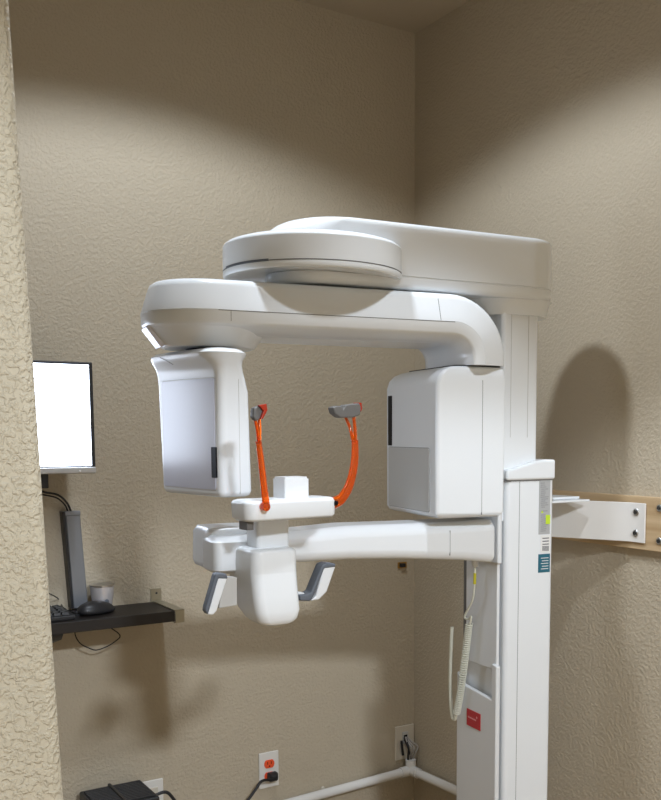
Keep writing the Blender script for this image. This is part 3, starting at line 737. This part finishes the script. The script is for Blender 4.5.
# half hidden outlet and black box at bottom left
o, cx_, cz_, w_, h_ = plate('wall_outlet', 142, 779.5, 163, 818, m_plate, 'white wall outlet half hidden behind the black ribbed box', 'outlet')
b = nb(); box(b, W, cx_-.014, cx_+.014, YB-.0085, YB-.005, cz_-.034, cz_+.034); obj('socket', b, m_plate2, o, .001)
zu = onY(140, 785, 2.50).z
uL = shelfpt(84, 798, zu); uR = shelfpt(160, 795, zu)
ups = empty('battery_backup', ((uL.x+uR.x)/2, 2.46, 0), 'black ribbed power box at the bottom left in front of a half hidden outlet', 'power box')
b = nb(); x0, x1 = uL.x+.005, uR.x+.0; y1 = 2.555; y0 = 2.40
box(b, W, x0, x1, y0, y1, .001, zu-.004); obj('case', b, m_black, ups, .005)
b = nb()
for k in range(12):
    yy = y0+.012+k*(y1-y0-.024)/12; box(b, W, x0+.008, x1-.008, yy, yy+.006, zu-.0045, zu)
obj('vent_ribs', b, m_black, ups, .001, 1)
b = nb(); box(b, W, x0+.075, x0+.083, y0+.006, y1-.006, zu-.004, zu+.0035); obj('top_ridge', b, m_black, ups, .001)
b = nb(); tube(b, spline([Vector((x1-.004, y0+.05, zu-.02)), onY(165, 792, y0+.05), onY(172, 797, y0+.05), onY(176, 806, y0+.05), onY(176, 830, y0+.06)], 6), .0045, 10); obj('cord', b, m_blackcable, ups)
# small brass catch on the back wall
hk = onY(401.5, 565, YB)
b = nb(); box(b, W, hk.x-.016, hk.x+.018, YB-.004, YB-.0005, hk.z-.010, hk.z+.010); o = obj('wall_catch', b, m_brass, None, .001); tag(o, 'tiny brass and black catch on the wall just below the support arm', 'wall catch')
b = nb(); box(b, W, hk.x-.010, hk.x+.008, YB-.014, YB-.003, hk.z-.006, hk.z+.006); obj('latch', b, m_black, o, .001)
b = nb(); q = onY(322.5, 788, YB); lathe(b, (q.x, YB-.0003, q.z), [(.006, 0), (.007, .003), (.003, .006)], 14, ax=(0, -1, 0)); o = obj('wall_anchor', b, m_plate2); tag(o, 'small beige wall anchor just above the white pipe on the back wall', 'wall anchor')

# ------------------------------------------------------------------ lights: recessed ceiling cans
def can(name, x, y, energy, size, blend, rad, col, label):
    root = empty('recessed_ceiling_light', (x, y, ZC-.006), label, 'ceiling light', 'recessed ceiling lights')
    b = nb(); lathe(b, (x, y, 0), [(.078, ZC-.001), (.082, ZC-.006), (.060, ZC-.006), (.060, ZC-.001)], 40); obj('trim_ring', b, m_plate, root)
    l = bpy.data.lights.new(name, 'SPOT'); l.energy = energy; l.spot_size = R(size); l.spot_blend = blend; l.shadow_soft_size = rad; l.color = col
    lo = bpy.data.objects.new(name, l); COL.objects.link(lo); lo.location = (x, y, ZC-.02)
LC = (.915, 1.0, 1.10)
can('ceiling_lamp', .84, 1.70, 46, 142, .25, .045, LC, 'round recessed ceiling light right above the x-ray machine')
can('front_ceiling_lamp', 1.08, 1.02, 36, 82, .25, .045, LC, 'round recessed ceiling light just in front of the x-ray machine')
can('entry_lamp', .50, -1.2, 360, 142, .06, .15, LC, 'round recessed ceiling light over the room entrance')
w = bpy.data.worlds.new('world'); bpy.context.scene.world = w; w.use_nodes = True
w.node_tree.nodes['Background'].inputs[0].default_value = (.9, .85, .78, 1); w.node_tree.nodes['Background'].inputs[1].default_value = .1

vs_ = bpy.context.scene.view_settings
vs_.view_transform = 'Standard'; vs_.look = 'None'; vs_.exposure = 0.13; vs_.gamma = 1; vs_.use_curve_mapping = False
